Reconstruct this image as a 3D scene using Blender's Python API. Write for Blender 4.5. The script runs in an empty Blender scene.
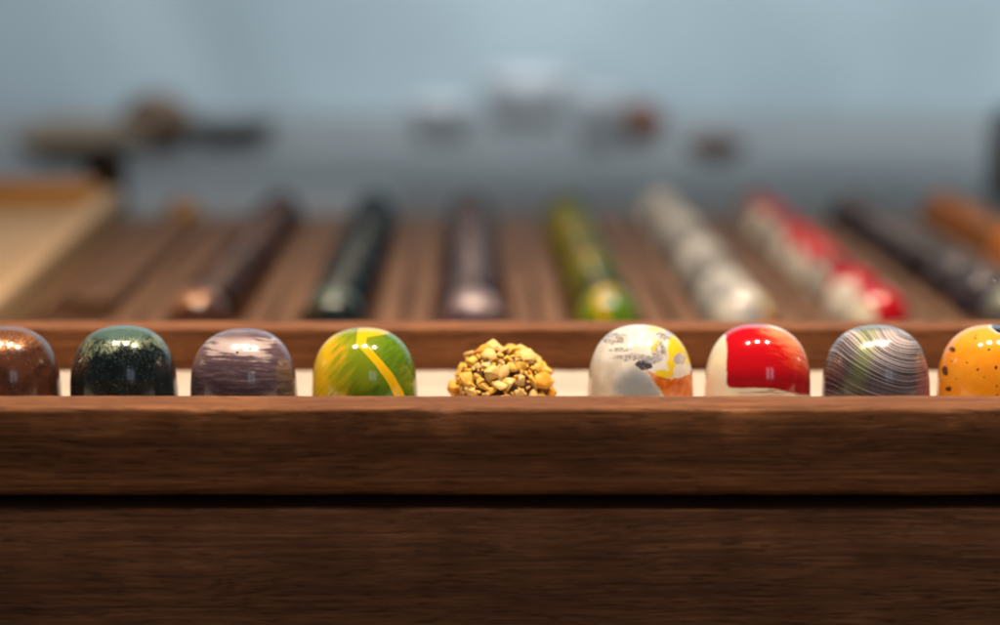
import bpy, bmesh, math, random
from mathutils import Vector, Matrix, noise as mnoise
random.seed(7)
rng = random.Random(21)
R = math.radians
scene = bpy.context.scene
COL = scene.collection
MM = 0.001

# ------------------------------------------------------------------ object helpers
def tag(o, label=None, cat=None, group=None, kind=None):
    if label: o['label'] = label
    if cat: o['category'] = cat
    if group: o['group'] = group
    if kind: o['kind'] = kind
    return o

def empty(name, loc, rz=0):
    o = bpy.data.objects.new(name, None)
    o.empty_display_size = 0.01
    o.location = loc
    o.rotation_euler = (0, 0, rz)
    COL.objects.link(o)
    return o

def link(name, bm, mat, parent=None, smooth=True, loc=(0, 0, 0), rz=0, norm=True):
    me = bpy.data.meshes.new(name)
    if norm:
        bmesh.ops.recalc_face_normals(bm, faces=bm.faces[:])
    bm.to_mesh(me)
    bm.free()
    if smooth:
        for p in me.polygons:
            p.use_smooth = True
    if mat:
        me.materials.append(mat)
    o = bpy.data.objects.new(name, me)
    o.location = loc
    o.rotation_euler = (0, 0, rz)
    COL.objects.link(o)
    if parent:
        o.parent = parent
    return o

# ------------------------------------------------------------------ a small shader language
ROW_DIM = 0.0     # darker copies for the rear rows: their weaker light is painted into the colour
class Sh:
    """wraps a node socket so colour recipes can be written as formulas"""
    def __init__(s, nt, sock): s.nt, s.k = nt, sock
    def _m(s, op, *a, clamp=False):
        n = s.nt.nodes.new('ShaderNodeMath'); n.operation = op; n.use_clamp = clamp
        for i, v in enumerate(a):
            if isinstance(v, Sh): s.nt.links.new(v.k, n.inputs[i])
            else: n.inputs[i].default_value = v
        return Sh(s.nt, n.outputs[0])
    def __add__(s, b): return s._m('ADD', s, b)
    __radd__ = __add__
    def __sub__(s, b): return s._m('SUBTRACT', s, b)
    def __rsub__(s, b): return s._m('SUBTRACT', b, s)
    def __mul__(s, b): return s._m('MULTIPLY', s, b)
    __rmul__ = __mul__
    def __truediv__(s, b): return s._m('DIVIDE', s, b)
    def __neg__(s): return s * -1.0
    def abs(s): return s._m('ABSOLUTE', s)
    def pow(s, e): return s._m('POWER', s, e)
    def sqrt(s): return s._m('SQRT', s)
    def min(s, b): return s._m('MINIMUM', s, b)
    def max(s, b): return s._m('MAXIMUM', s, b)
    def sat(s): return s._m('ADD', s, 0.0, clamp=True)
    def step(s, a, b):
        """smoothstep from a (0) to b (1); a may be larger than b"""
        n = s.nt.nodes.new('ShaderNodeMapRange'); n.interpolation_type = 'SMOOTHSTEP'
        s.nt.links.new(s.k, n.inputs['Value'])
        if a < b: lo, hi, t0, t1 = a, b, 0.0, 1.0
        else: lo, hi, t0, t1 = b, a, 1.0, 0.0
        n.inputs['From Min'].default_value = lo; n.inputs['From Max'].default_value = hi
        n.inputs['To Min'].default_value = t0; n.inputs['To Max'].default_value = t1
        return Sh(s.nt, n.outputs['Result'])

class Mat:
    def __init__(s, name):
        s.mat = bpy.data.materials.new(name); s.mat.use_nodes = True
        s.nt = s.mat.node_tree
        s.bsdf = s.nt.nodes['Principled BSDF']
        tc = s.nt.nodes.new('ShaderNodeTexCoord')
        v = s.nt.nodes.new('ShaderNodeVectorMath'); v.operation = 'SCALE'
        v.inputs['Scale'].default_value = 1000.0
        s.nt.links.new(tc.outputs['Object'], v.inputs[0])
        sp = s.nt.nodes.new('ShaderNodeSeparateXYZ')
        s.nt.links.new(v.outputs[0], sp.inputs[0])
        s.X, s.Y, s.Z = [Sh(s.nt, sp.outputs[i]) for i in range(3)]
        oi = s.nt.nodes.new('ShaderNodeObjectInfo')
        s.rnd = Sh(s.nt, oi.outputs['Random'])
    def vec(s, x, y, z):
        c = s.nt.nodes.new('ShaderNodeCombineXYZ')
        for i, v in enumerate((x, y, z)):
            if isinstance(v, Sh): s.nt.links.new(v.k, c.inputs[i])
            else: c.inputs[i].default_value = v
        return c.outputs[0]
    def noise(s, x, y, z, detail=3.0, rough=0.55, dist=0.0, seed=0.0):
        n = s.nt.nodes.new('ShaderNodeTexNoise'); n.noise_dimensions = '4D'
        s.nt.links.new(s.vec(x, y, z), n.inputs['Vector'])
        n.inputs['Scale'].default_value = 1.0
        n.inputs['Detail'].default_value = detail
        n.inputs['Roughness'].default_value = rough
        n.inputs['Distortion'].default_value = dist
        w = s.rnd * 37.0 + seed
        s.nt.links.new(w.k, n.inputs['W'])
        return Sh(s.nt, n.outputs['Fac'])
    def voro(s, x, y, z, seed=0.0):
        n = s.nt.nodes.new('ShaderNodeTexVoronoi'); n.voronoi_dimensions = '4D'
        s.nt.links.new(s.vec(x, y, z), n.inputs['Vector'])
        n.inputs['Scale'].default_value = 1.0
        w = s.rnd * 11.0 + seed
        s.nt.links.new(w.k, n.inputs['W'])
        return Sh(s.nt, n.outputs['Distance']), Sh(s.nt, n.outputs['Color'])
    def mix(s, f, a, b):
        n = s.nt.nodes.new('ShaderNodeMix'); n.data_type = 'RGBA'; n.clamp_factor = True
        if isinstance(f, Sh): s.nt.links.new(f.k, n.inputs[0])
        else: n.inputs[0].default_value = f
        for sock, v in ((n.inputs[6], a), (n.inputs[7], b)):
            if isinstance(v, Sh): s.nt.links.new(v.k, sock)
            else: sock.default_value = (v[0], v[1], v[2], 1.0)
        return Sh(s.nt, n.outputs[2])
    def blob(s, A, B, a, b, ra, rb):
        """1 inside an ellipse about (a, b), falling to 0 outside: returned as 1 - squared distance"""
        da = (A - a) / ra; db = (B - b) / rb
        return 1.0 - (da * da + db * db)
    def bump(s, h, strength, dist=0.0005):
        n = s.nt.nodes.new('ShaderNodeBump')
        n.inputs['Strength'].default_value = strength
        n.inputs['Distance'].default_value = dist
        s.nt.links.new(h.k, n.inputs['Height'])
        s.nt.links.new(n.outputs[0], s.bsdf.inputs['Normal'])
    def set(s, **kw):
        names = dict(color='Base Color', rough='Roughness', metal='Metallic', coat='Coat Weight',
                     coat_rough='Coat Roughness', spec='Specular IOR Level', ior='IOR',
                     sss='Subsurface Weight', emit='Emission Strength')
        if ROW_DIM:
            # rear rows: less gloss, plus painted-in dimness that varies from sweet to sweet
            kw['coat'] = .06; kw['spec'] = .3
            kw['color'] = s.mix((s.rnd * 7.31)._m('FRACT', s.rnd * 7.31) * .85, kw['color'], s.mix(.82, kw['color'], (.008, .006, .006)))
        for k, v in kw.items():
            i = s.bsdf.inputs[names[k]]
            if isinstance(v, Sh): s.nt.links.new(v.k, i)
            elif isinstance(v, (tuple, list)): i.default_value = (v[0], v[1], v[2], 1.0)
            else: i.default_value = v
        return s

def wood(name, dark, mid, light, along='x', rough=0.5, grain=1.0, pores=0.5, bump=0.25):
    m = Mat(name)
    L, A, B = (m.X, m.Y, m.Z) if along == 'x' else (m.Y, m.X, m.Z)
    warp = m.noise(L * 0.012, A * 0.05, B * 0.05, 2, .5, 0, 3.1) * 9.0
    A2 = A + warp; B2 = B + warp * 0.7
    g1 = m.noise(L * 0.006, A2 * .30 * grain, B2 * .30 * grain, 5, .6, .3, 1.0)
    g2 = m.noise(L * 0.03, A2 * 1.5 * grain, B2 * 1.5 * grain, 4, .65, 0, 7.0)
    fib = m.noise(L * 0.09, A2 * 4.2, B2 * 4.2, 3, .6, 0, 12.0)
    pr = m.noise(L * 0.14, A2 * 2.2, B2 * 2.2, 1, .5, 0, 21.0).step(.58, .66)
    blotch = m.noise(L * .022, A * .03, B * .05, 3, .55, .5, 30.0)
    c = m.mix(g1.step(.34, .66), dark, mid)
    c = m.mix(g2.step(.44, .66) * .8, c, light)
    c = m.mix(g2.step(.46, .30) * .55, c, dark)
    c = m.mix(fib.step(.35, .65) * .45, c, dark)
    c = m.mix(blotch.step(.62, .36) * .45, c, dark)
    c = m.mix(pr * pores, c, tuple(v * .32 for v in dark))
    m.set(color=c, rough=(g2 * .22 + (rough - .08)), spec=.12)
    m.bump(fib * .5 + g2 * .8 - pr * .9, bump, .0004)
    return m.mat

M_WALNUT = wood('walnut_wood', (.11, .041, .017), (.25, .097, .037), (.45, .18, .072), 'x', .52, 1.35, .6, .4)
M_WALNUT_DARK = wood('darker_walnut', (.085, .034, .017), (.175, .075, .035), (.29, .130, .062), 'x', .55, 1.35, .6, .4)  # the walnut recipe in darker tones, for the lower box
M_WALNUT_Y = wood('walnut_wood_lengthwise', (.12, .056, .028), (.30, .155, .082), (.46, .265, .15), 'y', .55)
M_BASE = wood('walnut_base_wood', (.060, .024, .010), (.11, .047, .021), (.16, .075, .036), 'y', .55)
M_PALE = wood('pale_maple_wood', (.40, .24, .115), (.54, .35, .185), (.62, .44, .26), 'y', .45, .8, .15, .1)
M_GOLD = wood('golden_pine_wood', (.42, .20, .05), (.56, .28, .075), (.62, .34, .11), 'x', .45, .8, .15, .1)
M_DARKBLOCK = wood('dark_brown_wood', (.022, .012, .008), (.05, .03, .02), (.08, .05, .033), 'x', .55)

# ------------------------------------------------------------------ bonbon materials
# A, T are the front view of a bonbon in millimetres: A to the right, T up (a slanted front view)
PXMM = 3.76
def bon(name):
    m = Mat(('row_' if ROW_DIM else '') + name)
    m.T = m.Z * .976 + m.Y * .214
    return m
def pxf(cx):
    return lambda px, py: ((px - cx) / PXMM, (405 - py) / PXMM)

def mat_copper():
    m = bon('copper_dusted_chocolate')
    sp = m.noise(m.X * 3.1, m.Y * 3.1, m.Z * 3.1, 3, .7, 0, 2)
    big = m.noise(m.X * .16, m.Y * .16, m.Z * .2, 3, .55, .4, 5)
    streak = m.noise(m.X * .35, m.Y * .35, m.Z * 1.3, 3, .6, .5, 15)
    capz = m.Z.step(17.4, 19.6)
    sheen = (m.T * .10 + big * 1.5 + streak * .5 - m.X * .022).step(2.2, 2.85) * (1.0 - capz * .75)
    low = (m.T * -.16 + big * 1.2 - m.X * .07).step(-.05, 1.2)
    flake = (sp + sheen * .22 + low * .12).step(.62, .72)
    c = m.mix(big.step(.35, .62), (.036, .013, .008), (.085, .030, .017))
    if ROW_DIM:
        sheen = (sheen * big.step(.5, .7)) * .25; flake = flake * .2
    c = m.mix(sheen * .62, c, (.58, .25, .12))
    c = m.mix(flake * .85, c, (.80, .36, .12))
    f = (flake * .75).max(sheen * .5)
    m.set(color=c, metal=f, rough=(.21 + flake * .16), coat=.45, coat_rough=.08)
    m.bump(sp, .05, .0002)
    return m.mat

def mat_green_black():
    m = bon('dark_green_gold_dusted_chocolate')
    d = m.noise(m.X * .22, m.Y * .22, m.Z * .22, 4, .65, .6, 1)
    sp = m.noise(m.X * 2.3, m.Y * 2.3, m.Z * 1.9, 3, .7, .3, 2)
    sp2 = m.noise(m.X * 3.6, m.Y * 3.6, m.Z * 2.4, 2, .7, .2, 9)
    drip = m.noise(m.X * .9, m.Y * .9, m.Z * .16, 3, .6, .4, 4)
    capz = m.Z.step(17.6, 19.6)
    top = m.T + (d - .5) * 26.0 + (drip - .5) * 14.0
    cap = top.step(8.5, 17.0)
    gold = (cap * .40 + sp * 1.15 - capz * .16 + (sp2 - .5) * .5).step(.90, 1.06)
    if ROW_DIM: gold = gold * d.step(.54, .68) * .2
    teal = (top.step(14.0, 19.0)).max(capz)
    rim = (m.X * -1.0 + d * 8.0).step(9.0, 14.0) * m.T.step(6, 10) * .5
    c = m.mix(d.step(.4, .65), (.0045, .0065, .008), (.010, .019, .024))
    c = m.mix(teal * (.6 - .55 * ROW_DIM), c, (.10, .19, .17))
    c = m.mix(gold * .85, c, m.mix(sp2.step(.4, .6), (.50, .40, .13), (.12, .22, .17)))
    c = m.mix(rim * sp.step(.45, .62), c, (.34, .17, .07))
    loose = (sp2 + cap * .08).step(.635, .70) * (1.0 - ROW_DIM * .7)
    c = m.mix(loose * .8, c, (.26, .34, .24))
    m.set(color=c, metal=(gold * .3).max(loose * .4), rough=(.17 + gold * .2), coat=(.3 - .15 * ROW_DIM), coat_rough=.06)
    m.bump(sp, .06, .0002)
    return m.mat

def mat_mauve():
    m = bon('mauve_pearl_chocolate')
    w = m.noise(m.X * .12, m.Y * .12, m.Z * .15, 2, .5, 0, 3) * 2.2
    S = m.T + m.X * .05 + w
    br = m.noise(m.X * .10, m.Y * .14, S * .52, 4, .55, .35, 1)
    fine = m.noise(m.X * .10, m.Y * .2, S * 1.5, 4, .62, .15, 8)
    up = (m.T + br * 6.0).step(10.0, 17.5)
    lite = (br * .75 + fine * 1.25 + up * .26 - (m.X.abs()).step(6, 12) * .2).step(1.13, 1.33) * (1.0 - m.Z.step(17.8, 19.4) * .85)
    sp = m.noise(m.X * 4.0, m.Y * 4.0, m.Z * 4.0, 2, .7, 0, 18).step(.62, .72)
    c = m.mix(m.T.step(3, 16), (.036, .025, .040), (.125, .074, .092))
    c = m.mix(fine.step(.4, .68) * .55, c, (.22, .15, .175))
    c = m.mix(lite * (1.0 - ROW_DIM * .45), c, (.52, .41, .41))
    if ROW_DIM: c = m.mix(.2, c, (.05, .036, .05))
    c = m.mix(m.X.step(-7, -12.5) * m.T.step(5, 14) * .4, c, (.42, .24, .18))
    c = m.mix(sp * .3, c, (.45, .36, .38))
    dot = m.blob(m.X, m.T, .5, 13.2, .45, .32).step(.0, .4) * m.Y.step(0, -1)
    c = m.mix(dot, c, (.05, .03, .035))
    m.set(color=c, metal=.05, rough=(.14 + fine * .12), coat=.5, coat_rough=.06)
    m.bump(lite * .6 + fine * .5, .12, .0003)
    return m.mat

def mat_yellow_green():
    m = bon('yellow_green_brushed_chocolate')
    P = pxf(365)
    # brush direction leans from lower left to upper right
    U = m.X * .72 - m.T * .70; V = m.X * .70 + m.T * .72
    b1 = m.noise(U * .42, V * .10, m.Y * .12, 4, .6, .4, 1)
    b2 = m.noise(U * 1.7, V * .13, m.Y * .4, 3, .6, .1, 6)
    yl = (m.X * -.085 + b1 * 1.6 + b2 * .7).step(1.25, 2.0)
    dk = (b2 * .8 + m.T * -.03 + b1 * .3).step(.36, .62)
    c = m.mix(dk, (.17, .235, .009), (.030, .085, .005))
    c = m.mix(m.X.step(2.0, 8.0) * .55, c, m.mix(b2.step(.40, .60), (.018, .095, .006), (.06, .22, .012)))
    c = m.mix(yl * .85, c, (.62, .47, .012))
    left = (m.X * -1.0 + b1 * 6.0 + m.T * .12).step(11.3, 13.6)
    c = m.mix(left * .9, c, (.80, .50, .008))
    amb = m.blob(m.X, m.T, -6.0, 13.0, 3.2, 4.0).step(0, .8) * b2.step(.4, .6)
    c = m.mix(amb * .7, c, (.72, .33, .02))
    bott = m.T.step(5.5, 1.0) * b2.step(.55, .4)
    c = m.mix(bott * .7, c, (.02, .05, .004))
    # the poured yellow stripe
    dn = (15.4 - m.T).max(0.0)
    xc = .3 + dn * 1.08 - dn * dn * .027
    wob = (m.noise(m.X * .3, m.Y * .3, m.Z * .3, 1, .5, 0, 4) - .5) * .6
    st = ((m.X - xc + wob).abs()).step(1.45, 1.15)
    wedge = ((m.X + 1.6 - (20.2 - m.T) * .30).min((m.T - 16.6 - m.X * .22) * .9).min(8.6 - m.X) + wob * .5).step(0, .5)
    sf = st.max(wedge) * m.Y.step(3.0, 1.5)
    if ROW_DIM:
        c = m.mix(.55, c, (.05, .075, .004)); sf = sf * b1.step(.45, .6)
    c = m.mix(sf, c, (.74, .45, .006))
    m.set(color=c, rough=.13, coat=.6, coat_rough=.04)
    m.bump(sf.max(b2 * .25), .18, .0003)
    return m.mat

def mat_white():
    m = bon('white_marbled_chocolate')
    P = pxf(640)
    n1 = m.noise(m.X * .33, m.Y * .33, m.Z * .33, 3, .55, .3, 2)
    n2 = m.noise(m.X * .9, m.Y * .9, m.Z * .9, 4, .65, .5, 8)
    sp = m.noise(m.X * 2.6, m.Y * 2.6, m.Z * 2.6, 3, .7, .2, 5)
    A = m.X + (n1 - .5) * 4.0 + (n2 - .5) * 1.6
    T = m.T + (n1 - .5) * 2.0 + (n2 - .5) * 1.6
    def b(px, py, rx, ry, lo=0.0, hi=.35):
        a, t = P(px, py)
        return m.blob(A, T, a, t, rx / PXMM, ry / PXMM).step(lo, hi)
    c = m.mix(n1.step(.35, .65), (.66, .60, .52), (.77, .74, .70))
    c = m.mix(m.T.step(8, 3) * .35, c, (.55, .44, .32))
    # smears of grey with peppery edges
    g = b(612, 341, 14, 6, -.4, .6).max(b(632, 360, 22, 3.2, -.3, .5)).max(b(664, 338, 12, 5, -.3, .6)).max(b(618, 352, 10, 2.2, -.3, .5)).max(b(655, 353, 7, 9, -.4, .6))
    c = m.mix(g * (sp * .6 + n2 * .6).step(.53, .68), c, (.10, .085, .09))
    c = m.mix(g * .35, c, (.36, .33, .35))
    c = m.mix(b(641, 367, 11, 5), c, (.055, .06, .075))
    c = m.mix(b(648, 362, 12, 3.5, -.1, .5) * .7, c, (.30, .29, .32))
    # blue grey pool at the lower left
    pool = (m.blob(A, T, *P(633, 397), 26 / PXMM, 29 / PXMM) + (n2 - .5) * .5).step(-.25, .85)
    c = m.mix(pool * .92, c, m.mix(m.T.step(2, 9), (.36, .40, .45), (.20, .24, .30)))
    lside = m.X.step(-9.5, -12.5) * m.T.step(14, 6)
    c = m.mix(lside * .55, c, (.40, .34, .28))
    # yellow
    y = b(678, 347, 14, 12).max(b(668, 360, 5, 17)).max(b(660, 376, 13, 5, 0, .6)).max(b(655, 331, 13, 3, -.2, .7) * .8).max(b(686, 356, 6, 10)).max(b(651, 349, 4, 6, -.3, .8) * .7)
    y = y * (1.0 - ROW_DIM * .75)
    c = m.mix(y * (sp.step(.30, .46) * .35 + .65), c, (.80, .58, .015))
    c = m.mix(b(677, 361, 7, 6.5), c, (.40, .37, .40))
    # orange corner
    ax = (m.X - P(668, 0)[0])
    top = P(0, 380)[1] + ax * ax * .055 + (n2 - .5) * 1.4
    org = ((top - m.T).min(m.X - P(655, 0)[0] + (m.T - 4.0) * .75 + (n2 - .5) * 1.5).min((P(690, 0)[0] - m.X) * .5 + 6)).step(-.1, .35)
    org = org * (1.0 - ROW_DIM * .8)
    c = m.mix(org, c, m.mix(n1.step(.42, .70), (.60, .12, .010), (.76, .27, .06)))
    ring = m.blob(m.X, m.T, *P(677, 384), .6, .6)
    c = m.mix((ring.step(-.5, 0) * ring.step(.6, .2)) * .8, c, (.12, .02, .006))
    if ROW_DIM: c = m.mix(n2.step(.3, .7) * .4 + .25, c, (.42, .425, .44))
    m.set(color=c, rough=.13, coat=.5, coat_rough=.05, sss=.0)
    m.bump(n2 * .4 + y * .3, .06, .0003)
    return m.mat

def mat_red():
    m = bon('red_and_cream_chocolate')
    P = pxf(757)
    n1 = m.noise(m.X * .28, m.Y * .28, m.Z * .28, 2, .5, 0, 2)
    n2 = m.noise(m.X * 1.4, m.Y * 1.4, m.Z * 1.4, 3, .6, .3, 6)
    hs = m.noise(m.X * .16, m.Y * .2, m.T * 2.3, 4, .6, .2, 9)
    arc = m.noise((m.X - 3.0) * .25, m.Y * .25, (m.T + m.X * .3) * 1.1, 4, .6, .3, 19)
    edge = (n1 - .5) * 1.6
    lft = m.X + 9.3 + (m.T - 10.0) * -.03
    bot = m.T - 3.9 + hs * 1.2 + m.X.step(2, 10) * 1.2
    cor = 1.6
    # rounded corner: inside when both clear the edge
    px = (cor - lft).max(0.0); pb = (cor - bot).max(0.0)
    d = cor - (px * px + pb * pb).sqrt() + edge * .5
    red = (d + (n2 - .5) * .5).step(-.25, .35)
    c0 = (.78, .69, .54) if not ROW_DIM else (.86, .81, .72)
    thick = (m.X * .05 + arc * .9 + m.T * .035).step(.95, 1.45)
    cr = m.mix(thick, (.52, .004, .010), (.68, .045, .012))
    crn = (m.X * .10 + m.T * .12 + arc * 1.5).step(2.75, 3.7)
    cr = m.mix(crn * .8, cr, (.78, .40, .20))
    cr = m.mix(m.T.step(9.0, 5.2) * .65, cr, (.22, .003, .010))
    topc = (m.blob(m.X, m.T, 6.5, 20.4, 5.0, 1.6) + (arc - .5) * 1.5).step(0, .6)
    cr = m.mix(topc * .9, cr, (.82, .62, .46))
    cap = (m.T - 19.4 + (n1 - .5) * 3.0).step(0, .6) * m.X.step(2.0, 0.0)
    cr = m.mix(cap * .7, cr, (.36, .003, .022))
    c = m.mix(red, c0, cr)
    brush = (hs.step(.5, .62) * m.T.step(5.6, 4.0) * (m.X + n1 * 3).step(-6, -1))
    c = m.mix(brush * .75, c, (.34, .015, .012))
    m.set(color=c, rough=.11, coat=.7, coat_rough=.03)
    m.bump(red, .15, .0003)
    return m.mat

def mat_swirl():
    m = bon('grey_swirled_chocolate')
    P = pxf(875)
    n1 = m.noise(m.X * .05, m.Y * .05, m.Z * .05, 1, .5, 0, 3)
    a, t = P(903, 333)
    dx = (m.X - a) * .86; dt = (m.T - t) * 1.28
    dist = (dx * dx + dt * dt).sqrt() + n1 * 5.0
    pxm = (m.X - 1.0).abs().step(4, 12) * .06
    l1 = m.noise(dist * 4.0, m.X * .02, m.Z * .02, 3, .65, 0, 1)
    l2 = m.noise(dist * 7.5, m.X * .03, m.Z * .03, 2, .6, 0, 11)
    ln = (l1 * .72 + l2 * .45)
    lit = (ln + m.T * .005 - pxm).step(.60, .70) * (1.0 - ROW_DIM * .75)
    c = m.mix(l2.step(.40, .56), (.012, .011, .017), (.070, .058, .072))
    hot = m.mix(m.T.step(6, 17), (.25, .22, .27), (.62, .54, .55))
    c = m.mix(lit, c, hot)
    gm = ((m.X + (m.T - 10) * -.35 + 6.3).abs()).step(4.2, .2) * m.T.step(1, 6)
    c = m.mix((gm * (1.0 - ROW_DIM)) * .6 * (lit * .75 + .2), c, (.30, .40, .06))
    pm = (m.X + m.T * -.3).step(6.0, 9.5)
    c = m.mix(pm * .75 * (lit * .6 + .4), c, (.36, .12, .28))
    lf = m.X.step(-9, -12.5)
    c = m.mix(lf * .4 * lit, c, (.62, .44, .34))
    cap = (m.T - 19.3 + n1).step(0, 1.0)
    c = m.mix(cap * .6, c, (.05, .06, .075))
    m.set(color=c, metal=.05, rough=(.17 + l2 * .1), coat=.6, coat_rough=.05)
    m.bump(ln, .16, .0003)
    return m.mat

def mat_orange():
    m = bon('orange_speckled_chocolate')
    P = pxf(990)
    n1 = m.noise(m.X * .2, m.Y * .2, m.Z * .2, 3, .55, .2, 3)
    n2 = m.noise(m.X * 1.1, m.Y * 1.1, m.Z * 1.1, 3, .6, .4, 6)
    c = m.mix(n1.step(.3, .7), (.80, .26, .010) if not ROW_DIM else (.62, .18, .03), (.86, .34, .022) if not ROW_DIM else (.72, .25, .05))
    c = m.mix(m.T.step(13, 20) * .4, c, (.90, .50, .10))
    spd, spc = m.voro(m.X * .42 + n2 * .3, m.Y * .42, m.Z * .42 + n2 * .3, 2.7)
    spk = (spd + n2 * .16).step(.27, .19)
    c = m.mix(spk * .88, c, (.10, .022, .010))
    # larger specks on the left shoulder
    for (px, py, rx, ry) in ((948, 352, .55, .8), (941, 373, .5, 1.4), (943, 391, .55, .7), (983, 370, .4, .5), (990, 372, .4, .5), (967, 341, .35, .3)):
        bb = (m.blob(m.X + (n2 - .5) * 1.0, m.T, *P(px, py), rx, ry)).step(-.1, .3)
        c = m.mix(bb * .92, c, (.045, .013, .008))
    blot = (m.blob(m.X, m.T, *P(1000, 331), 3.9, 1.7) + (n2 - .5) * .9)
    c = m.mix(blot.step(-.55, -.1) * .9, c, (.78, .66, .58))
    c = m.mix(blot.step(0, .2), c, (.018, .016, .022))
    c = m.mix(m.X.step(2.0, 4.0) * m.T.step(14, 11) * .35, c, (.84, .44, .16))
    m.set(color=c, rough=.12, coat=.6, coat_rough=.04)
    m.bump(n2, .03, .0003)
    return m.mat

def simple(name, col, rough=.5, var=.25, scale=.05, coat=0.0, metal=0.0):
    m = Mat(name)
    n = m.noise(m.X * scale, m.Y * scale, m.Z * scale, 5, .6, .3, 1)
    c = m.mix(n.step(.3, .7), tuple(v * (1 - var) for v in col), tuple(min(1, v * (1 + var)) for v in col))
    m.set(color=c, rough=rough, coat=coat, metal=metal)
    m.bump(n, .1, .001)
    return m.mat

def nut_mat(name, flesh, edge, rough=.58):
    m = Mat(name)
    n = m.noise(m.X * .6, m.Y * .6, m.Z * .6, 3, .55, .2, 1)
    f = m.noise(m.X * 3.5, m.Y * 3.5, m.Z * 3.5, 3, .65, .2, 4)
    c = m.mix(n.step(.35, .68), flesh, edge)
    c = m.mix(f.step(.58, .75) * .4, c, tuple(v * .5 for v in edge))
    c = m.mix((m.rnd - .5).step(0, .5) * .35, c, tuple(min(1, v * 1.15) for v in flesh))
    m.set(color=c, rough=rough, spec=.35)
    m.bump(f, .2, .0003)
    return m.mat

def recipes():
    return dict(copper=mat_copper(), green=mat_green_black(), mauve=mat_mauve(), yellow=mat_yellow_green(),
                white=mat_white(), red=mat_red(), swirl=mat_swirl(), orange=mat_orange())
MB = recipes()
ROW_DIM = 1.0
MROW = recipes()
ROW_DIM = 0.0
M_CHOC = simple('dark_chocolate', (.085, .038, .022), .35, .3, .3)
M_MILK = simple('milk_chocolate', (.13, .060, .027), .65, .25, .12)
M_NUTS = [nut_mat('cream_nut', (.74, .52, .20), (.64, .40, .115)), nut_mat('yellow_nut', (.76, .47, .085), (.68, .35, .04)),
          nut_mat('golden_nut', (.76, .36, .035), (.62, .23, .015)), nut_mat('skinned_nut', (.50, .26, .11), (.22, .08, .03))]

# ------------------------------------------------------------------ camera
CAM_H = .165
THETA = math.atan(342.5 / 2000.0)
cam = bpy.data.cameras.new('camera')
cam_o = bpy.data.objects.new('camera', cam)
COL.objects.link(cam_o)
cam_o.location = (0, 0, CAM_H)
cam_o.rotation_euler = (math.pi / 2 - THETA, 0, 0)
cam.lens = 72.0; cam.sensor_width = 36.0; cam.sensor_fit = 'HORIZONTAL'
cam.clip_start = .01; cam.clip_end = 50
cam.dof.use_dof = True
cam.dof.focus_distance = .502
cam.dof.aperture_fstop = 5.3
cam.dof.aperture_blades = 0
scene.camera = cam_o

# ------------------------------------------------------------------ geometry helpers
def round_rect(y0, y1, z0, z1, rad, seg=4):
    """cross-section of a panel; rad = (front-bottom, back-bottom, back-top, front-top)"""
    pts = []
    cs = [((y0, z0), rad[0], math.pi), ((y1, z0), rad[1], 1.5 * math.pi), ((y1, z1), rad[2], 0.0), ((y0, z1), rad[3], .5 * math.pi)]
    for (cy, cz), r, a0 in cs:
        sy = 1 if cy == y0 else -1; sz = 1 if cz == z0 else -1
        for i in range(seg + 1):
            a = a0 + i / seg * math.pi / 2
            pts.append((cy + sy * r + r * math.cos(a), cz + sz * r + r * math.sin(a)))
    return pts

def sweep(x0, x1, profile, n, wobble=0.0, seed=0.0, axis='x', chips=()):
    """extrude a closed (across, up) profile along an axis, with slightly hand-worked edges"""
    bm = bmesh.new()
    rings = []
    cy = sum(p[0] for p in profile) / len(profile); cz = sum(p[1] for p in profile) / len(profile)
    zmax = max(p[1] for p in profile); ymin = min(p[0] for p in profile)
    for i in range(n + 1):
        t = x0 + (x1 - x0) * i / n
        ring = []
        for (y, z) in profile:
            dy = dz = 0
            if wobble:
                dy = wobble * mnoise.noise(Vector((t * 60, y * 300, z * 300 + seed))) + wobble * .6 * mnoise.noise(Vector((t * 260, y * 300, z * 300 + seed)))
                dz = wobble * mnoise.noise(Vector((t * 60 + 40, y * 300, z * 300 + seed))) + wobble * .5 * mnoise.noise(Vector((t * 300 + 40, y * 300, z * 300 + seed)))
            for (cx, w, dep) in chips:
                k = math.exp(-((t - cx) / w) ** 2)
                near = max(0, 1 - (zmax - z) / .003) * max(0, 1 - (y - ymin) / .003)
                dz -= dep * k * near; dy += dep * .5 * k * near
            ring.append(bm.verts.new((t, y + dy, z + dz) if axis == 'x' else (y + dy, t, z + dz)))
        rings.append(ring)
    m = len(profile)
    for a, b in zip(rings, rings[1:]):
        for j in range(m):
            bm.faces.new((a[j], a[(j + 1) % m], b[(j + 1) % m], b[j]))
    bm.faces.new(rings[0]); bm.faces.new(rings[-1])
    return bm

def box_bm(x0, x1, y0, y1, z0, z1, bev=.001, seg=3):
    bm = bmesh.new()
    bmesh.ops.create_cube(bm, size=1, matrix=Matrix.Translation(((x0 + x1) / 2, (y0 + y1) / 2, (z0 + z1) / 2)) @ Matrix.Diagonal((x1 - x0, y1 - y0, z1 - z0, 1)))
    if bev:
        bmesh.ops.bevel(bm, geom=bm.edges[:], offset=bev, segments=seg, profile=.5, affect='EDGES')
    return bm

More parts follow.
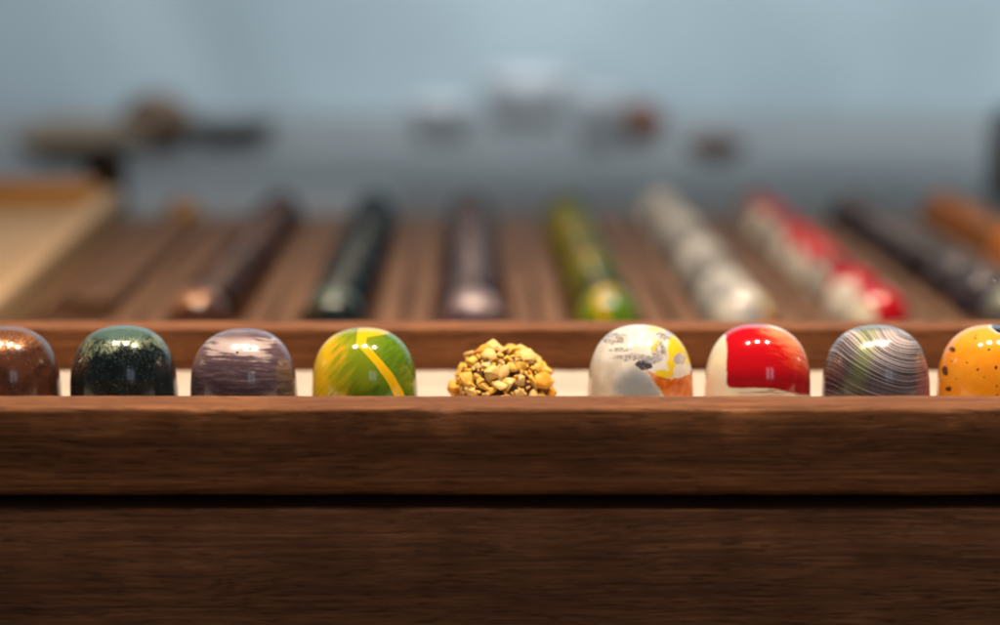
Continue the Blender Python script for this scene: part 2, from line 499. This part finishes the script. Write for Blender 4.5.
def lathe(profile, seg=96, deform=None):
    bm = bmesh.new(); rings = []
    for (r, z) in profile:
        if r < 1e-7:
            rings.append([bm.verts.new((0, 0, z))])
        else:
            rings.append([bm.verts.new((r * math.cos(2 * math.pi * i / seg), r * math.sin(2 * math.pi * i / seg), z)) for i in range(seg)])
    for a, b in zip(rings, rings[1:]):
        for i in range(seg):
            j = (i + 1) % seg
            if len(a) == 1: bm.faces.new((a[0], b[j], b[i]))
            elif len(b) == 1: bm.faces.new((a[i], a[j], b[0]))
            else: bm.faces.new((a[i], a[j], b[j], b[i]))
    if deform:
        for v in bm.verts: v.co = deform(v.co)
    return bm

# ------------------------------------------------------------------ setting
def counter_mat():
    m = Mat('grey_stone_counter')
    n = m.noise(m.X * .006, m.Y * .006, m.Z * .01, 5, .6, .4, 1)
    f = m.noise(m.X * .25, m.Y * .25, m.Z * .25, 4, .7, 0, 2)
    c = m.mix(n.step(.3, .7), (.155, .15, .15), (.225, .215, .21))
    c = m.mix(f.step(.5, .72) * .3, c, (.12, .12, .13))
    m.set(color=c, rough=.62, spec=.2)
    return m.mat
bm = box_bm(-1.9, 1.9, .12, 2.32, -.03, 0, .002)
counter = link('counter', bm, counter_mat(), smooth=False); tag(counter, kind='structure')

def wall_mat():
    m = Mat('blue_grey_wall_paint')
    n = m.noise(m.X * .0030, m.Y * .002, m.Z * .0022, 3, .6, .6, 1.4)
    f = m.noise(m.X * .05, m.Y * .05, m.Z * .05, 4, .7, 0, 2)
    c = m.mix(n.step(.3, .7), (.31, .355, .375), (.44, .495, .515))
    c = m.mix(f.step(.5, .75) * .15, c, (.30, .34, .36))
    m.set(color=c, rough=.6, spec=.3)
    m.bump(f, .15, .001)
    return m.mat
M_WALL = wall_mat()
bm = box_bm(-2.2, 2.2, 2.345, 2.42, -.9, 1.7, 0)
wall = link('wall', bm, M_WALL, smooth=False); tag(wall, kind='structure')
# ------------------------------------------------------------------ the front tray and the box below it
TX = .212
box = empty('wooden_box', (0, .4613, 0))
tag(box, 'dark walnut box with a plain grained front, underneath the tray of nine sweets', 'box')
BT = .0391
pf = round_rect(0, .016, 0, BT, (.001, .0005, .001, .0013), 4)
link('front_panel', sweep(-TX - .006, TX + .006, pf, 260, .00014, 5.0), M_WALNUT_DARK, box)
pf = round_rect(.122, .138, 0, BT, (.001, .001, .001, .001), 3)
link('back_panel', sweep(-TX - .006, TX + .006, pf, 40, .0001, 9.0), M_WALNUT_DARK, box)
for sx in (-1, 1):
    xa = sx * (TX + .006); xb = sx * (TX - .008)
    link('side_panel', box_bm(min(xa, xb), max(xa, xb), .0163, .1217, .0005, BT - .0006, .0008), M_WALNUT_DARK, box)
link('base_board', box_bm(-TX + .0085, TX - .0085, .0164, .1216, .001, .007, .0005), M_WALNUT_DARK, box)

tray = empty('wooden_tray', (0, .4616, BT))
tag(tray, 'narrow walnut tray holding a row of nine sweets, stacked on the dark box', 'tray')
RIM = .0633 - BT          # rim above the tray's own bottom
FL = .0513 - BT                # floor of the tray above its bottom
pf = [(.0098, 0.0), (.0134, 0.0)] + round_rect(0, .0134, 0, RIM, (.002, .0006, .0011, .0013), 5)[12:] + [(0, .0150), (0, .0090), (.0001, .0066), (.0004, .0059), (.0032, .0024), (.0038, .0019), (.0098, .0019)]
link('front_panel', sweep(-TX, TX, pf, 420, .00016, 1.0, chips=((-.0125, .004, .0009), (.0565, .006, .0006), (-.071, .003, .0004), (.105, .008, .0004))), M_WALNUT, tray)
pf = round_rect(.1056, .119, 0, RIM, (.0006, .003, .0013, .0010), 5)
link('back_panel', sweep(-TX, TX, pf, 420, .00016, 2.0), M_WALNUT, tray)
for sx in (-1, 1):
    xa = sx * TX; xb = sx * (TX - .013)
    link('side_panel', box_bm(min(xa, xb), max(xa, xb), .01345, .10555, .0004, RIM - .0006, .0009), M_WALNUT, tray)
link('base_board', box_bm(-TX + .0131, TX - .0131, .01345, .10555, .0004, FL - .0006, .0003), M_WALNUT, tray)

# paper liner in the tray
def paper_mat():
    m = Mat('cream_paper')
    n = m.noise(m.X * .05, m.Y * .05, m.Z * .05, 4, .6, .3, 1)
    f = m.noise(m.X * 2.2, m.Y * 2.2, m.Z * 2.2, 4, .7, 0, 3)
    c = m.mix(n.step(.3, .7), (.40, .33, .275), (.47, .395, .335))
    c = m.mix(f.step(.55, .75) * .18, c, (.42, .34, .27))
    m.set(color=c, rough=.75)
    m.bump(f, .2, .0003)
    return m.mat
bm = bmesh.new()
nx, ny = 160, 14
def pz(x, y): return .00018 * mnoise.noise(Vector((x * 35, y * 60, 3))) + .00018
g = [[[bm.verts.new((-.196 + .392 * i / nx, .0145 + .0895 * j / ny, k * .0003 + pz(i * .03, j * .1))) for j in range(ny + 1)] for i in range(nx + 1)] for k in (0, 1)]
for k in (0, 1):
    for i in range(nx):
        for j in range(ny):
            bm.faces.new((g[k][i][j], g[k][i + 1][j], g[k][i + 1][j + 1], g[k][i][j + 1]))
for i in range(nx):
    for j in (0, ny): bm.faces.new((g[0][i][j], g[0][i + 1][j], g[1][i + 1][j], g[1][i][j]))
for j in range(ny):
    for i in (0, nx): bm.faces.new((g[0][i][j], g[0][i][j + 1], g[1][i][j + 1], g[1][i][j]))
FLOOR_Z = BT + FL
liner = link('paper_liner', bm, paper_mat(), loc=(0, .4616, FLOOR_Z - .0006))
tag(liner, 'sheet of cream paper lining the floor of the narrow walnut tray', 'paper')

# ------------------------------------------------------------------ bonbons
def bonbon_profile(Rb=14.2, H=20.6, p=3.2, q=2.36, n=44):
    pts = [(0, 0), (Rb * .6, 0), (Rb - .9, 0), (Rb - .35, .12), (Rb - .05, .45), (Rb, .9)]
    for i in range(1, n + 1):
        # even steps of angle
        a = i / n * math.pi / 2
        z = H * math.sin(a) ** (2 / p)
        r = Rb * (max(0, 1 - (z / H) ** p)) ** (1 / q)
        r *= 1 - .02 * (z / H)
        if z > 1.2 and r > .15: pts.append((r, z))
    pts.append((0, H))
    return [(r * MM, z * MM) for r, z in pts]

def bonbon_mesh(name, mat, seed, H=20.6, Rb=14.2, p=3.2, q=2.36):
    def wob(co):
        k = 1 + .010 * mnoise.noise(co * 55 + Vector((seed, 0, 0)))
        return Vector((co.x * k, co.y * k, co.z * (1 + .006 * mnoise.noise(co * 40 + Vector((0, seed, 0))))))
    bm = lathe(bonbon_profile(Rb, H, p, q), 128, wob)
    me = bpy.data.meshes.new(name)
    bmesh.ops.recalc_face_normals(bm, faces=bm.faces[:])
    bm.to_mesh(me); bm.free()
    for p in me.polygons: p.use_smooth = True
    me.materials.append(mat)
    return me

BY = .520
BZ = FLOOR_Z + .0002
G_FRONT = 'sweets in a row in the narrow front tray'
front = [
    ('copper', 8, 20.5, 'dark brown bonbon with shimmering copper top, at the left end of the front tray'),
    ('green', 125, 20.7, 'black and dark green dome bonbon dusted with gold, in the front tray'),
    ('mauve', 245, 20.0, 'mauve bonbon brushed with pearly pink streaks, in the front tray beside the gold dusted one'),
    ('yellow', 365, 20.2, 'green and yellow brushed bonbon with a bright yellow stripe, in the front tray'),
    ('white', 640, 20.9, 'white marbled bonbon with yellow, grey and orange splashes, in the front tray'),
    ('red', 757, 21.0, 'cream bonbon with a glossy red painted side, in the front tray'),
    ('swirl', 875, 20.9, 'grey bonbon combed with fine curved silver lines, in the front tray'),
    ('orange', 989, 21.0, 'bright orange bonbon with black specks, at the right end of the front tray'),
]
meshes = {}; glossy = {}
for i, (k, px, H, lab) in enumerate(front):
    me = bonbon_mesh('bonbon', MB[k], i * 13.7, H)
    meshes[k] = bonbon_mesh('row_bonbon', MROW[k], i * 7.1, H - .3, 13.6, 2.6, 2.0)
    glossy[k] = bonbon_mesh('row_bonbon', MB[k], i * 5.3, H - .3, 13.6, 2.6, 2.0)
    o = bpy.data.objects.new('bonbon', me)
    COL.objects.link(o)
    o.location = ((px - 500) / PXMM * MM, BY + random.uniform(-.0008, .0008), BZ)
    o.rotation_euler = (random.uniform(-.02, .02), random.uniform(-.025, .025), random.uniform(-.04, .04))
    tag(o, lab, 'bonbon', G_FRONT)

# ------------------------------------------------------------------ the nut truffle
truf = empty('nut_truffle', (.0003, BY, BZ))
tag(truf, 'low truffle covered all over in chopped golden nuts, in the middle of the front tray', 'truffle', G_FRONT)
def core_pt(th, ph, k=1.0):
    """th azimuth, ph elevation"""
    r = 12.4 * k * (1 + .06 * math.sin(3 * th + 1)); h = 13.9 * k
    return Vector((r * math.cos(ph) ** .8 * math.cos(th), r * math.cos(ph) ** .8 * math.sin(th), h * math.sin(ph) ** .95 if ph > 0 else 0))
bm = lathe([(0, 0)] + [(12.0 * MM, 0)] + [(12.2 * MM * math.cos(a) ** .8, 13.9 * MM * math.sin(a) ** .95) for a in [i / 16 * math.pi / 2 for i in range(1, 16)]] + [(0, 13.9 * MM)], 40,
           lambda c: c * (1 + .05 * mnoise.noise(c * 300)))
link('chocolate_core', bm, M_CHOC, truf)
rng = random.Random(21)
def nut_bm(sx, sy, sz, rg):
    bm = bmesh.new()
    for _ in range(11):
        v = Vector((rg.gauss(0, 1), rg.gauss(0, 1), rg.gauss(0, 1))).normalized()
        bm.verts.new((v.x * sx * rg.uniform(.8, 1.05), v.y * sy * rg.uniform(.8, 1.05), v.z * sz * rg.uniform(.8, 1.05)))
    res = bmesh.ops.convex_hull(bm, input=bm.verts[:])
    junk = [e for e in res['geom_interior'] + res['geom_unused'] if isinstance(e, bmesh.types.BMVert)]
    if junk: bmesh.ops.delete(bm, geom=list(set(junk)), context='VERTS')
    bmesh.ops.dissolve_limit(bm, angle_limit=R(16), verts=bm.verts[:], edges=bm.edges[:])
    bmesh.ops.bevel(bm, geom=bm.edges[:], offset=min(sx, sy, sz) * .26, segments=2, profile=.5, affect='EDGES', clamp_overlap=True)
    return bm
placed = []; spec = []
def plan(p, nrm, size, mi, flat=1.0):
    spec.append((p, nrm, size, mi, flat)); placed.append(p)
# the big golden lumps first
for (x, z, s_) in ((10.6, 6.6, 3.7), (12.4, 3.2, 2.2), (-12.4, 5.2, 2.9), (-11.2, 2.6, 2.2)):
    plan(Vector((x, -4.6, z)), Vector((x, -5, 1)).normalized(), s_, 2, 1.25)
tries = 0
while tries < 9000:
    tries += 1
    th = rng.uniform(0, 2 * math.pi); ph = math.asin(rng.uniform(.02, 1))
    p = core_pt(th, ph, 1.02)
    size = rng.choice((3.5, 3.0, 2.5, 2.0)) if tries < 1500 else rng.choice((1.6, 1.35, 1.1))
    if any((p - q[0]).length < (size + q[2]) * .56 for q in spec): continue
    nrm = Vector((math.cos(ph) * math.cos(th), math.cos(ph) * math.sin(th), math.sin(ph) + .1)).normalized()
    plan(p + nrm * .35, nrm, size, rng.choices((0, 1, 2, 3), (46, 36, 8, 10))[0])
# the hundred that show largest are pieces of their own, the far side is one mass
spec.sort(key=lambda q: q[0].y - q[0].z * .8 - q[2] * 1.5)
bmc = bmesh.new()
for n_, (p, nrm, size, mi, flat) in enumerate(spec):
    sx = size * rng.uniform(.85, 1.3); sy = size * rng.uniform(.7, 1.0); sz = size * rng.uniform(.55, .8) * flat
    bm = nut_bm(sx * MM, sy * MM, sz * MM, rng)
    q = nrm.to_track_quat('Z', 'Y').to_matrix().to_4x4() @ Matrix.Rotation(rng.uniform(0, 6.28), 4, 'Z') @ Matrix.Rotation(rng.gauss(0, .4), 4, 'X') @ Matrix.Rotation(rng.gauss(0, .4), 4, 'Y')
    bm.transform(q)
    lift = max(0, .0001 - min(v.co.z for v in bm.verts) - p.z * MM)
    if n_ < 100:
        link('nut_piece', bm, M_NUTS[mi], truf, smooth=True, loc=(p.x * MM, p.y * MM, p.z * MM + lift))
    else:
        bm.transform(Matrix.Translation((p.x * MM, p.y * MM, p.z * MM + lift)))
        me = bpy.data.meshes.new('tmp'); bm.to_mesh(me); bm.free(); bmc.from_mesh(me); bpy.data.meshes.remove(me)
# and crumbs between the pieces
for _ in range(150):
    th = rng.uniform(0, 2 * math.pi); ph = math.asin(rng.uniform(.05, 1))
    p = core_pt(th, ph, 1.05)
    b2 = nut_bm(.7 * MM * rng.uniform(.6, 1.2), .6 * MM, .45 * MM, rng)
    b2.transform(Matrix.Translation(p * MM) @ Matrix.Rotation(rng.uniform(0, 6.28), 4, Vector((rng.random(), rng.random(), 1)).normalized()))
    me = bpy.data.meshes.new('tmp'); b2.to_mesh(me); b2.free(); bmc.from_mesh(me); bpy.data.meshes.remove(me)
crumbs = link('chopped_nuts', bmc, M_NUTS[1], truf, smooth=False, norm=False)
tag(crumbs, kind='stuff')

# ------------------------------------------------------------------ the rear tray with its rows
PITCH = .0563
YAW = .015
REAR_Y0, REAR_Y1 = .66, 1.215
rear = empty('wooden_serving_tray', (0, .66, 0), YAW)
tag(rear, 'wide brown wooden display board with slats between long rows of bonbons, behind the narrow tray', 'tray')
FLO = CAM_H - .1490          # top of its base
LEN = REAR_Y1 - REAR_Y0
link('base_board', box_bm(-.50, .40, 0, LEN, 0, FLO, .001), M_BASE, rear)
def row_x(k): return -.0098 + k * PITCH + .0
for k in range(-4, 6):
    for off in (-.0062, .0062):
        xc = row_x(k + .5) + off + rng.uniform(-.0005, .0005)
        if k == -4 and off < 0: continue
        pf = round_rect(xc - .0046, xc + .0046, FLO - .0004, FLO + .0045 + rng.uniform(-.0006, .0006), (.0003, .0003, .0012, .0012), 3)
        link('slat', sweep(.006, LEN - .02, pf, 24, .00012, k * 3.0 + off * 900, axis='y'), M_WALNUT_Y, rear)

def rear_world(xr, yw):
    """row offset in the tray's own frame -> world"""
    yl = yw - .66
    c, s = math.cos(YAW), math.sin(YAW)
    return (xr * c - yl * s, .66 + xr * s + yl * c)
ORD = ['farthest', 'second', 'third', 'fourth', 'fifth', 'sixth', 'seventh', 'eighth', 'ninth', 'tenth', 'eleventh', 'twelfth', 'thirteenth', 'fourteenth']
rows = [
    (-2, 'copper', 'dark copper brown bonbon', 'copper brown row'),
    (-1, 'green', 'blackish green bonbon', 'blackish green row'),
    (0, 'mauve', 'dusky mauve bonbon', 'mauve row'),
    (1, 'yellow', 'yellow and green bonbon', 'yellow and green row'),
    (2, 'white', 'creamy white bonbon', 'white row'),
    (3, 'red', 'red and white bonbon', 'red and white row'),
    (4, 'swirl', 'charcoal grey bonbon', 'charcoal grey row'),
    (5, 'orange', 'orange bonbon', 'orange row'),
]
rr = random.Random(5)
RP = .052
far_y = 1.178
for (k, mk, lab, rowname) in rows:
    n = 8
    for i in range(n):
        yw = far_y - i * RP + rr.uniform(-.0012, .0012)
        x, y = rear_world(row_x(k) + rr.uniform(-.001, .001), yw)
        # leave out what lies outside the frame
        d = y * math.cos(THETA)
        if abs(x) - .016 > d * .25 + .012: continue
        o = bpy.data.objects.new('bonbon', glossy[mk] if i == n - 1 else meshes[mk])  # nearest of each row keeps the undimmed colours and gloss, as if better lit
        o.location = (x, y, FLO)
        turn = {'red': rr.choice((.25, .6, 1.0)), 'orange': rr.uniform(-1.2, .4)}.get(mk, rr.uniform(-.9, .9))
        if i == n - 1 and mk in ('copper', 'green', 'mauve'): turn = .35
        o.rotation_euler = (0, 0, turn)
        COL.objects.link(o)
        where = f'{lab} at the far end of its row on the slatted board' if i == 0 else f'{lab}, {ORD[i]} from the far end of its row on the slatted board'
        tag(o, where, 'bonbon', 'bonbons in rows on the slatted board')

# row of low brown chocolates at the left
def slab_bm(s):
    bm = bmesh.new()
    bmesh.ops.create_cube(bm, size=1, matrix=Matrix.Translation((0, 0, .0035)) @ Matrix.Diagonal((.0235, .021, .007, 1)))
    bmesh.ops.bevel(bm, geom=bm.edges[:], offset=.002, segments=4, profile=.5, affect='EDGES')
    bmesh.ops.subdivide_edges(bm, edges=bm.edges[:], cuts=1)
    for v in bm.verts:
        if v.co.z > .004: v.co.z += .0008 * mnoise.noise(v.co * 200 + Vector((s, 0, 0)))
    return bm
smesh = None
for i in range(9):
    yw = far_y - .004 - i * .036
    x, y = rear_world(row_x(-3) + .0008, yw)
    if i == 0:
        continue
    if smesh is None:
        o = link('flat_chocolate', slab_bm(1.0), M_MILK); smesh = o.data
    else:
        o = bpy.data.objects.new('flat_chocolate', smesh); COL.objects.link(o)
    o.location = (x, y, FLO); o.rotation_euler = (0, 0, YAW + rr.uniform(-.06, .06))
    tag(o, f'low flat brown chocolate, {ORD[i]} from the far end of the row by the pale tray' , 'chocolate', 'low brown chocolates on the slatted board')
# the taller golden brown one at the far end of that row
x, y = rear_world(row_x(-3), far_y - .004)
bm = lathe(bonbon_profile(12.5, 17, 2.2), 48, lambda c: c * (1 + .05 * mnoise.noise(c * 160)))
o = link('chocolate_truffle', bm, simple('golden_brown_chocolate', (.26, .13, .035), .4, .45, .25), loc=(x, y, FLO))
tag(o, 'rounded golden brown truffle at the far end of the low brown chocolates', 'truffle')

# ------------------------------------------------------------------ pale tray at the left
pal = empty('pale_wooden_tray', (-.197, .776, FLO), R(3.73))
tag(pal, 'pale maple tray with a golden back board, lying on the left of the slatted board', 'tray')
PW, PL, PH = .235, .405, .021
link('side_panel', sweep(-.03, PL, round_rect(-.014, 0, 0, PH, (.0005, .0005, .0018, .0018), 3), 20, .0001, 3, axis='y'), M_PALE, pal)
link('side_panel', sweep(-.03, PL, round_rect(-PW, -PW + .014, 0, PH, (.0005, .0005, .0018, .0018), 3), 20, .0001, 4, axis='y'), M_PALE, pal)
link('back_board', box_bm(-PW + .0142, -.0142, PL - .012, PL, .0004, PH + .006, .001), M_GOLD, pal)
link('front_panel', box_bm(-PW + .0142, -.0142, -.03, -.018, .0004, PH - .0004, .001), M_PALE, pal)
link('base_board', box_bm(-PW + .0142, -.0142, -.0178, PL - .0122, .0004, .014, .0004), M_PALE, pal)

# ------------------------------------------------------------------ far things on the grey counter
def at(px, py, z=0.0):
    """point on the level z that the photograph shows at (px, py)"""
    t = math.tan(THETA + math.atan((py - 312.5) / 2000))
    Y = (CAM_H - z) / t
    d = Y * math.cos(THETA) + (CAM_H - z) * math.sin(THETA)
    return Vector(((px - 500) / 2000 * d, Y, z)), d / 2000

def pod_bm(L, W, H, seed, ridges=10):
    """ridged pod lying on its side, tapering to a blunt tip"""
    bm = bmesh.new(); n, m = 28, 60; rings = []
    for i in range(n + 1):
        t = i / n
        r = math.sin(math.pi * min(1, max(0, t))) ** .62 * (1 - .28 * t)
        if i in (0, n): rings.append([bm.verts.new(((t - .5) * L, 0, H * .5))]); continue
        ring = []
        for j in range(m):
            a = 2 * math.pi * j / m
            k = r * (1 + .05 * math.cos(ridges * a) + .04 * mnoise.noise(Vector((t * 6, math.cos(a) * 2, math.sin(a) * 2 + seed))))
            ring.append(bm.verts.new(((t - .5) * L, W * .5 * k * math.cos(a), H * .5 + H * .5 * k * math.sin(a))))
        rings.append(ring)
    for a, b in zip(rings, rings[1:]):
        for j in range(m):
            q = (j + 1) % m
            if len(a) == 1: bm.faces.new((a[0], b[q], b[j]))
            elif len(b) == 1: bm.faces.new((a[j], a[q], b[0]))
            else: bm.faces.new((a[j], a[q], b[q], b[j]))
    zm = min(v.co.z for v in bm.verts)
    for v in bm.verts: v.co.z -= zm
    return bm
def pod(px, py_base, wpx, hpx, col, rz, label, group='dried pods at the back of the counter'):
    p, mpp = at(px, py_base)
    bm = pod_bm(wpx * mpp, hpx * mpp * 1.05, hpx * mpp, px)
    o = link('dried_pod', bm, simple('dried_pod_skin', col, .6, .4, .03), loc=p, rz=rz)
    tag(o, label, 'pod', group)
pod(84, 164, 140, 54, (.26, .18, .115), .15, 'blurred tan pod lying on the grey counter behind the pale tray')
pod(160, 152, 92, 68, (.15, .08, .04), -.5, 'blurred dark brown rounded pod, tallest of those behind the pale tray')
pod(640, 142, 60, 48, (.20, .060, .026), .6, 'blurred reddish brown rounded pod standing out on the grey counter behind the white row')
pod(716, 160, 62, 30, (.13, .062, .038), -.2, 'small blurred dark brown pod right of the reddish brown one at the back')
# shallow dark dish beside the brown pod
p, mpp = at(232, 147)
w = 48 * mpp
bm = lathe([(0, 0), (w * .5, 0), (w * .8, .010), (w, .026), (w * .96, .027), (w * .76, .013), (w * .45, .004), (0, .004)], 48)
dish = link('shallow_dish', bm, simple('dark_grey_glaze', (.13, .12, .11), .5, .3, .02), loc=p)
tag(dish, 'shallow dark grey dish out of focus beside the brown pod at the back', 'dish')
# dark block behind the pale tray
p, mpp = at(130, 212)
blk = link('wooden_block', box_bm(-.0115, .0115, 0, .03, 0, .050, .003), M_DARKBLOCK, loc=(p.x - .004, 1.30, 0))
tag(blk, 'small dark brown wooden block standing behind the far corner of the pale tray', 'block')
# white paper sheet and pale cups
p, mpp = at(230, 196)
M_PAPER2 = simple('white_card', (.36, .365, .38), .7, .06, .02)
sh = link('card_sheet', box_bm(-.13, .13, 0, .22, 0, .003, .0006), M_PAPER2, loc=(p.x, 1.29, 0), rz=.05)
tag(sh, 'pale grey card sheet lying on the counter behind the slatted board', 'card')
M_CUP = simple('white_glazed_ceramic', (.52, .505, .505), .5, .06, .02, .0)
def cup(px, py_base, wpx, hpx, label, col=None):
    p, mpp = at(px, py_base)
    r, h = wpx * mpp / 2, hpx * mpp
    t = r * .1
    root = empty('ceramic_cup', p, rr.uniform(-.5, .5))
    tag(root, label, 'cup', 'white cups at the back of the counter')
    bm = lathe([(0, 0), (r * .62, 0), (r * .70, h * .04), (r * .92, h * .35), (r, h * .75), (r * 1.02, h), (r * 1.02 - t, h), (r - t, h * .74), (r * .90 - t, h * .36), (r * .6, h * .09), (0, h * .08)], 48)
    link('cup_body', bm, M_CUP, root)
    # handle
    bm = bmesh.new(); rings = []
    for i in range(15):
        a = -math.pi * .5 + math.pi * i / 14
        c = Vector((r * .93 + .42 * r * math.cos(a), 0, h * .55 + h * .26 * math.sin(a)))
        nrm = Vector((math.cos(a), 0, math.sin(a)))
        rings.append([bm.verts.new(c + (nrm * math.cos(b) + Vector((0, 1, 0)) * math.sin(b)) * r * .1) for b in [2 * math.pi * j / 10 for j in range(10)]])
    for a_, b_ in zip(rings, rings[1:]):
        for j in range(10): bm.faces.new((a_[j], a_[(j + 1) % 10], b_[(j + 1) % 10], b_[j]))
    bm.faces.new(rings[0]); bm.faces.new(rings[-1])
    link('handle', bm, M_CUP, root)
cup(598, 148, 44, 58, 'white ceramic cup out of focus left of the reddish brown pod')
cup(440, 140, 62, 40, 'low wide white ceramic cup out of focus behind the mauve row')
cup(526, 124, 84, 52, 'large pale ceramic cup out of focus against the wall, behind the other cups')

# dark jar at the right edge
p, mpp = at(1022, 196)
r = 34 * mpp; h = 92 * mpp
jar = empty('storage_jar', p)
tag(jar, 'dark brownish storage jar, out of focus at the right edge of the picture', 'jar')
link('jar_body', lathe([(0, 0), (r * .9, 0), (r, h * .05), (r, h * .78), (r * .8, h * .86), (0, h * .86)], 48), simple('dark_brown_glaze', (.17, .15, .135), .5, .3, .02), jar)
link('lid', lathe([(0, h * .862), (r * .84, h * .862), (r * .86, h * .93), (r * .3, h * .97), (r * .2, h * 1.06), (0, h * 1.08)], 48), M_DARKBLOCK, jar)
# ------------------------------------------------------------------ light
def area(name, loc, target, w, h, power, col, shape='RECTANGLE', spread=180):
    l = bpy.data.lights.new(name, 'AREA'); l.shape = shape; l.size = w
    if shape in ('RECTANGLE', 'ELLIPSE'): l.size_y = h
    l.energy = power; l.color = col; l.spread = R(spread)
    o = bpy.data.objects.new(name, l); COL.objects.link(o)
    o.location = loc
    o.rotation_euler = (Vector(target) - Vector(loc)).to_track_quat('-Z', 'Y').to_euler()
    return o
# three warm ceiling spots over the trays
for x in (-.30, .02, .34):
    area('ceiling_spot', (x, .48, 1.15), (x * .3, .56, .05), .040, .040, 2.05, (1.0, .82, .62), 'DISK', 80)
# daylight from a small window with two panes, behind the camera on the right
for x in (.36, .56):
    area('window_pane', (x, -.55, .36), (.05, .55, .06), .13, .30, .21, (.72, .86, 1.0))
# added cool fill, no fixture in view, brightening wall and back of counter; narrow spread, aimed at the wall
area('wall_fill', (.55, 1.35, 1.35), (.65, 2.34, .30), 1.6, .3, 13.5, (.80, .93, 1.0), spread=90)
area('wall_fill', (-.7, 1.35, 1.35), (-.6, 2.34, .20), 1.0, .3, 5.0, (.84, .93, 1.0), spread=90)

world = bpy.data.worlds.new('World'); scene.world = world; world.use_nodes = True
bg = world.node_tree.nodes['Background']
bg.inputs[0].default_value = (.62, .74, .86, 1); bg.inputs[1].default_value = .045

# ------------------------------------------------------------------ render settings
vs = scene.view_settings
vs.view_transform = 'Standard'; vs.look = 'None'; vs.exposure = 0; vs.gamma = 1
scene.render.engine = 'CYCLES'
scene.cycles.use_denoising = True
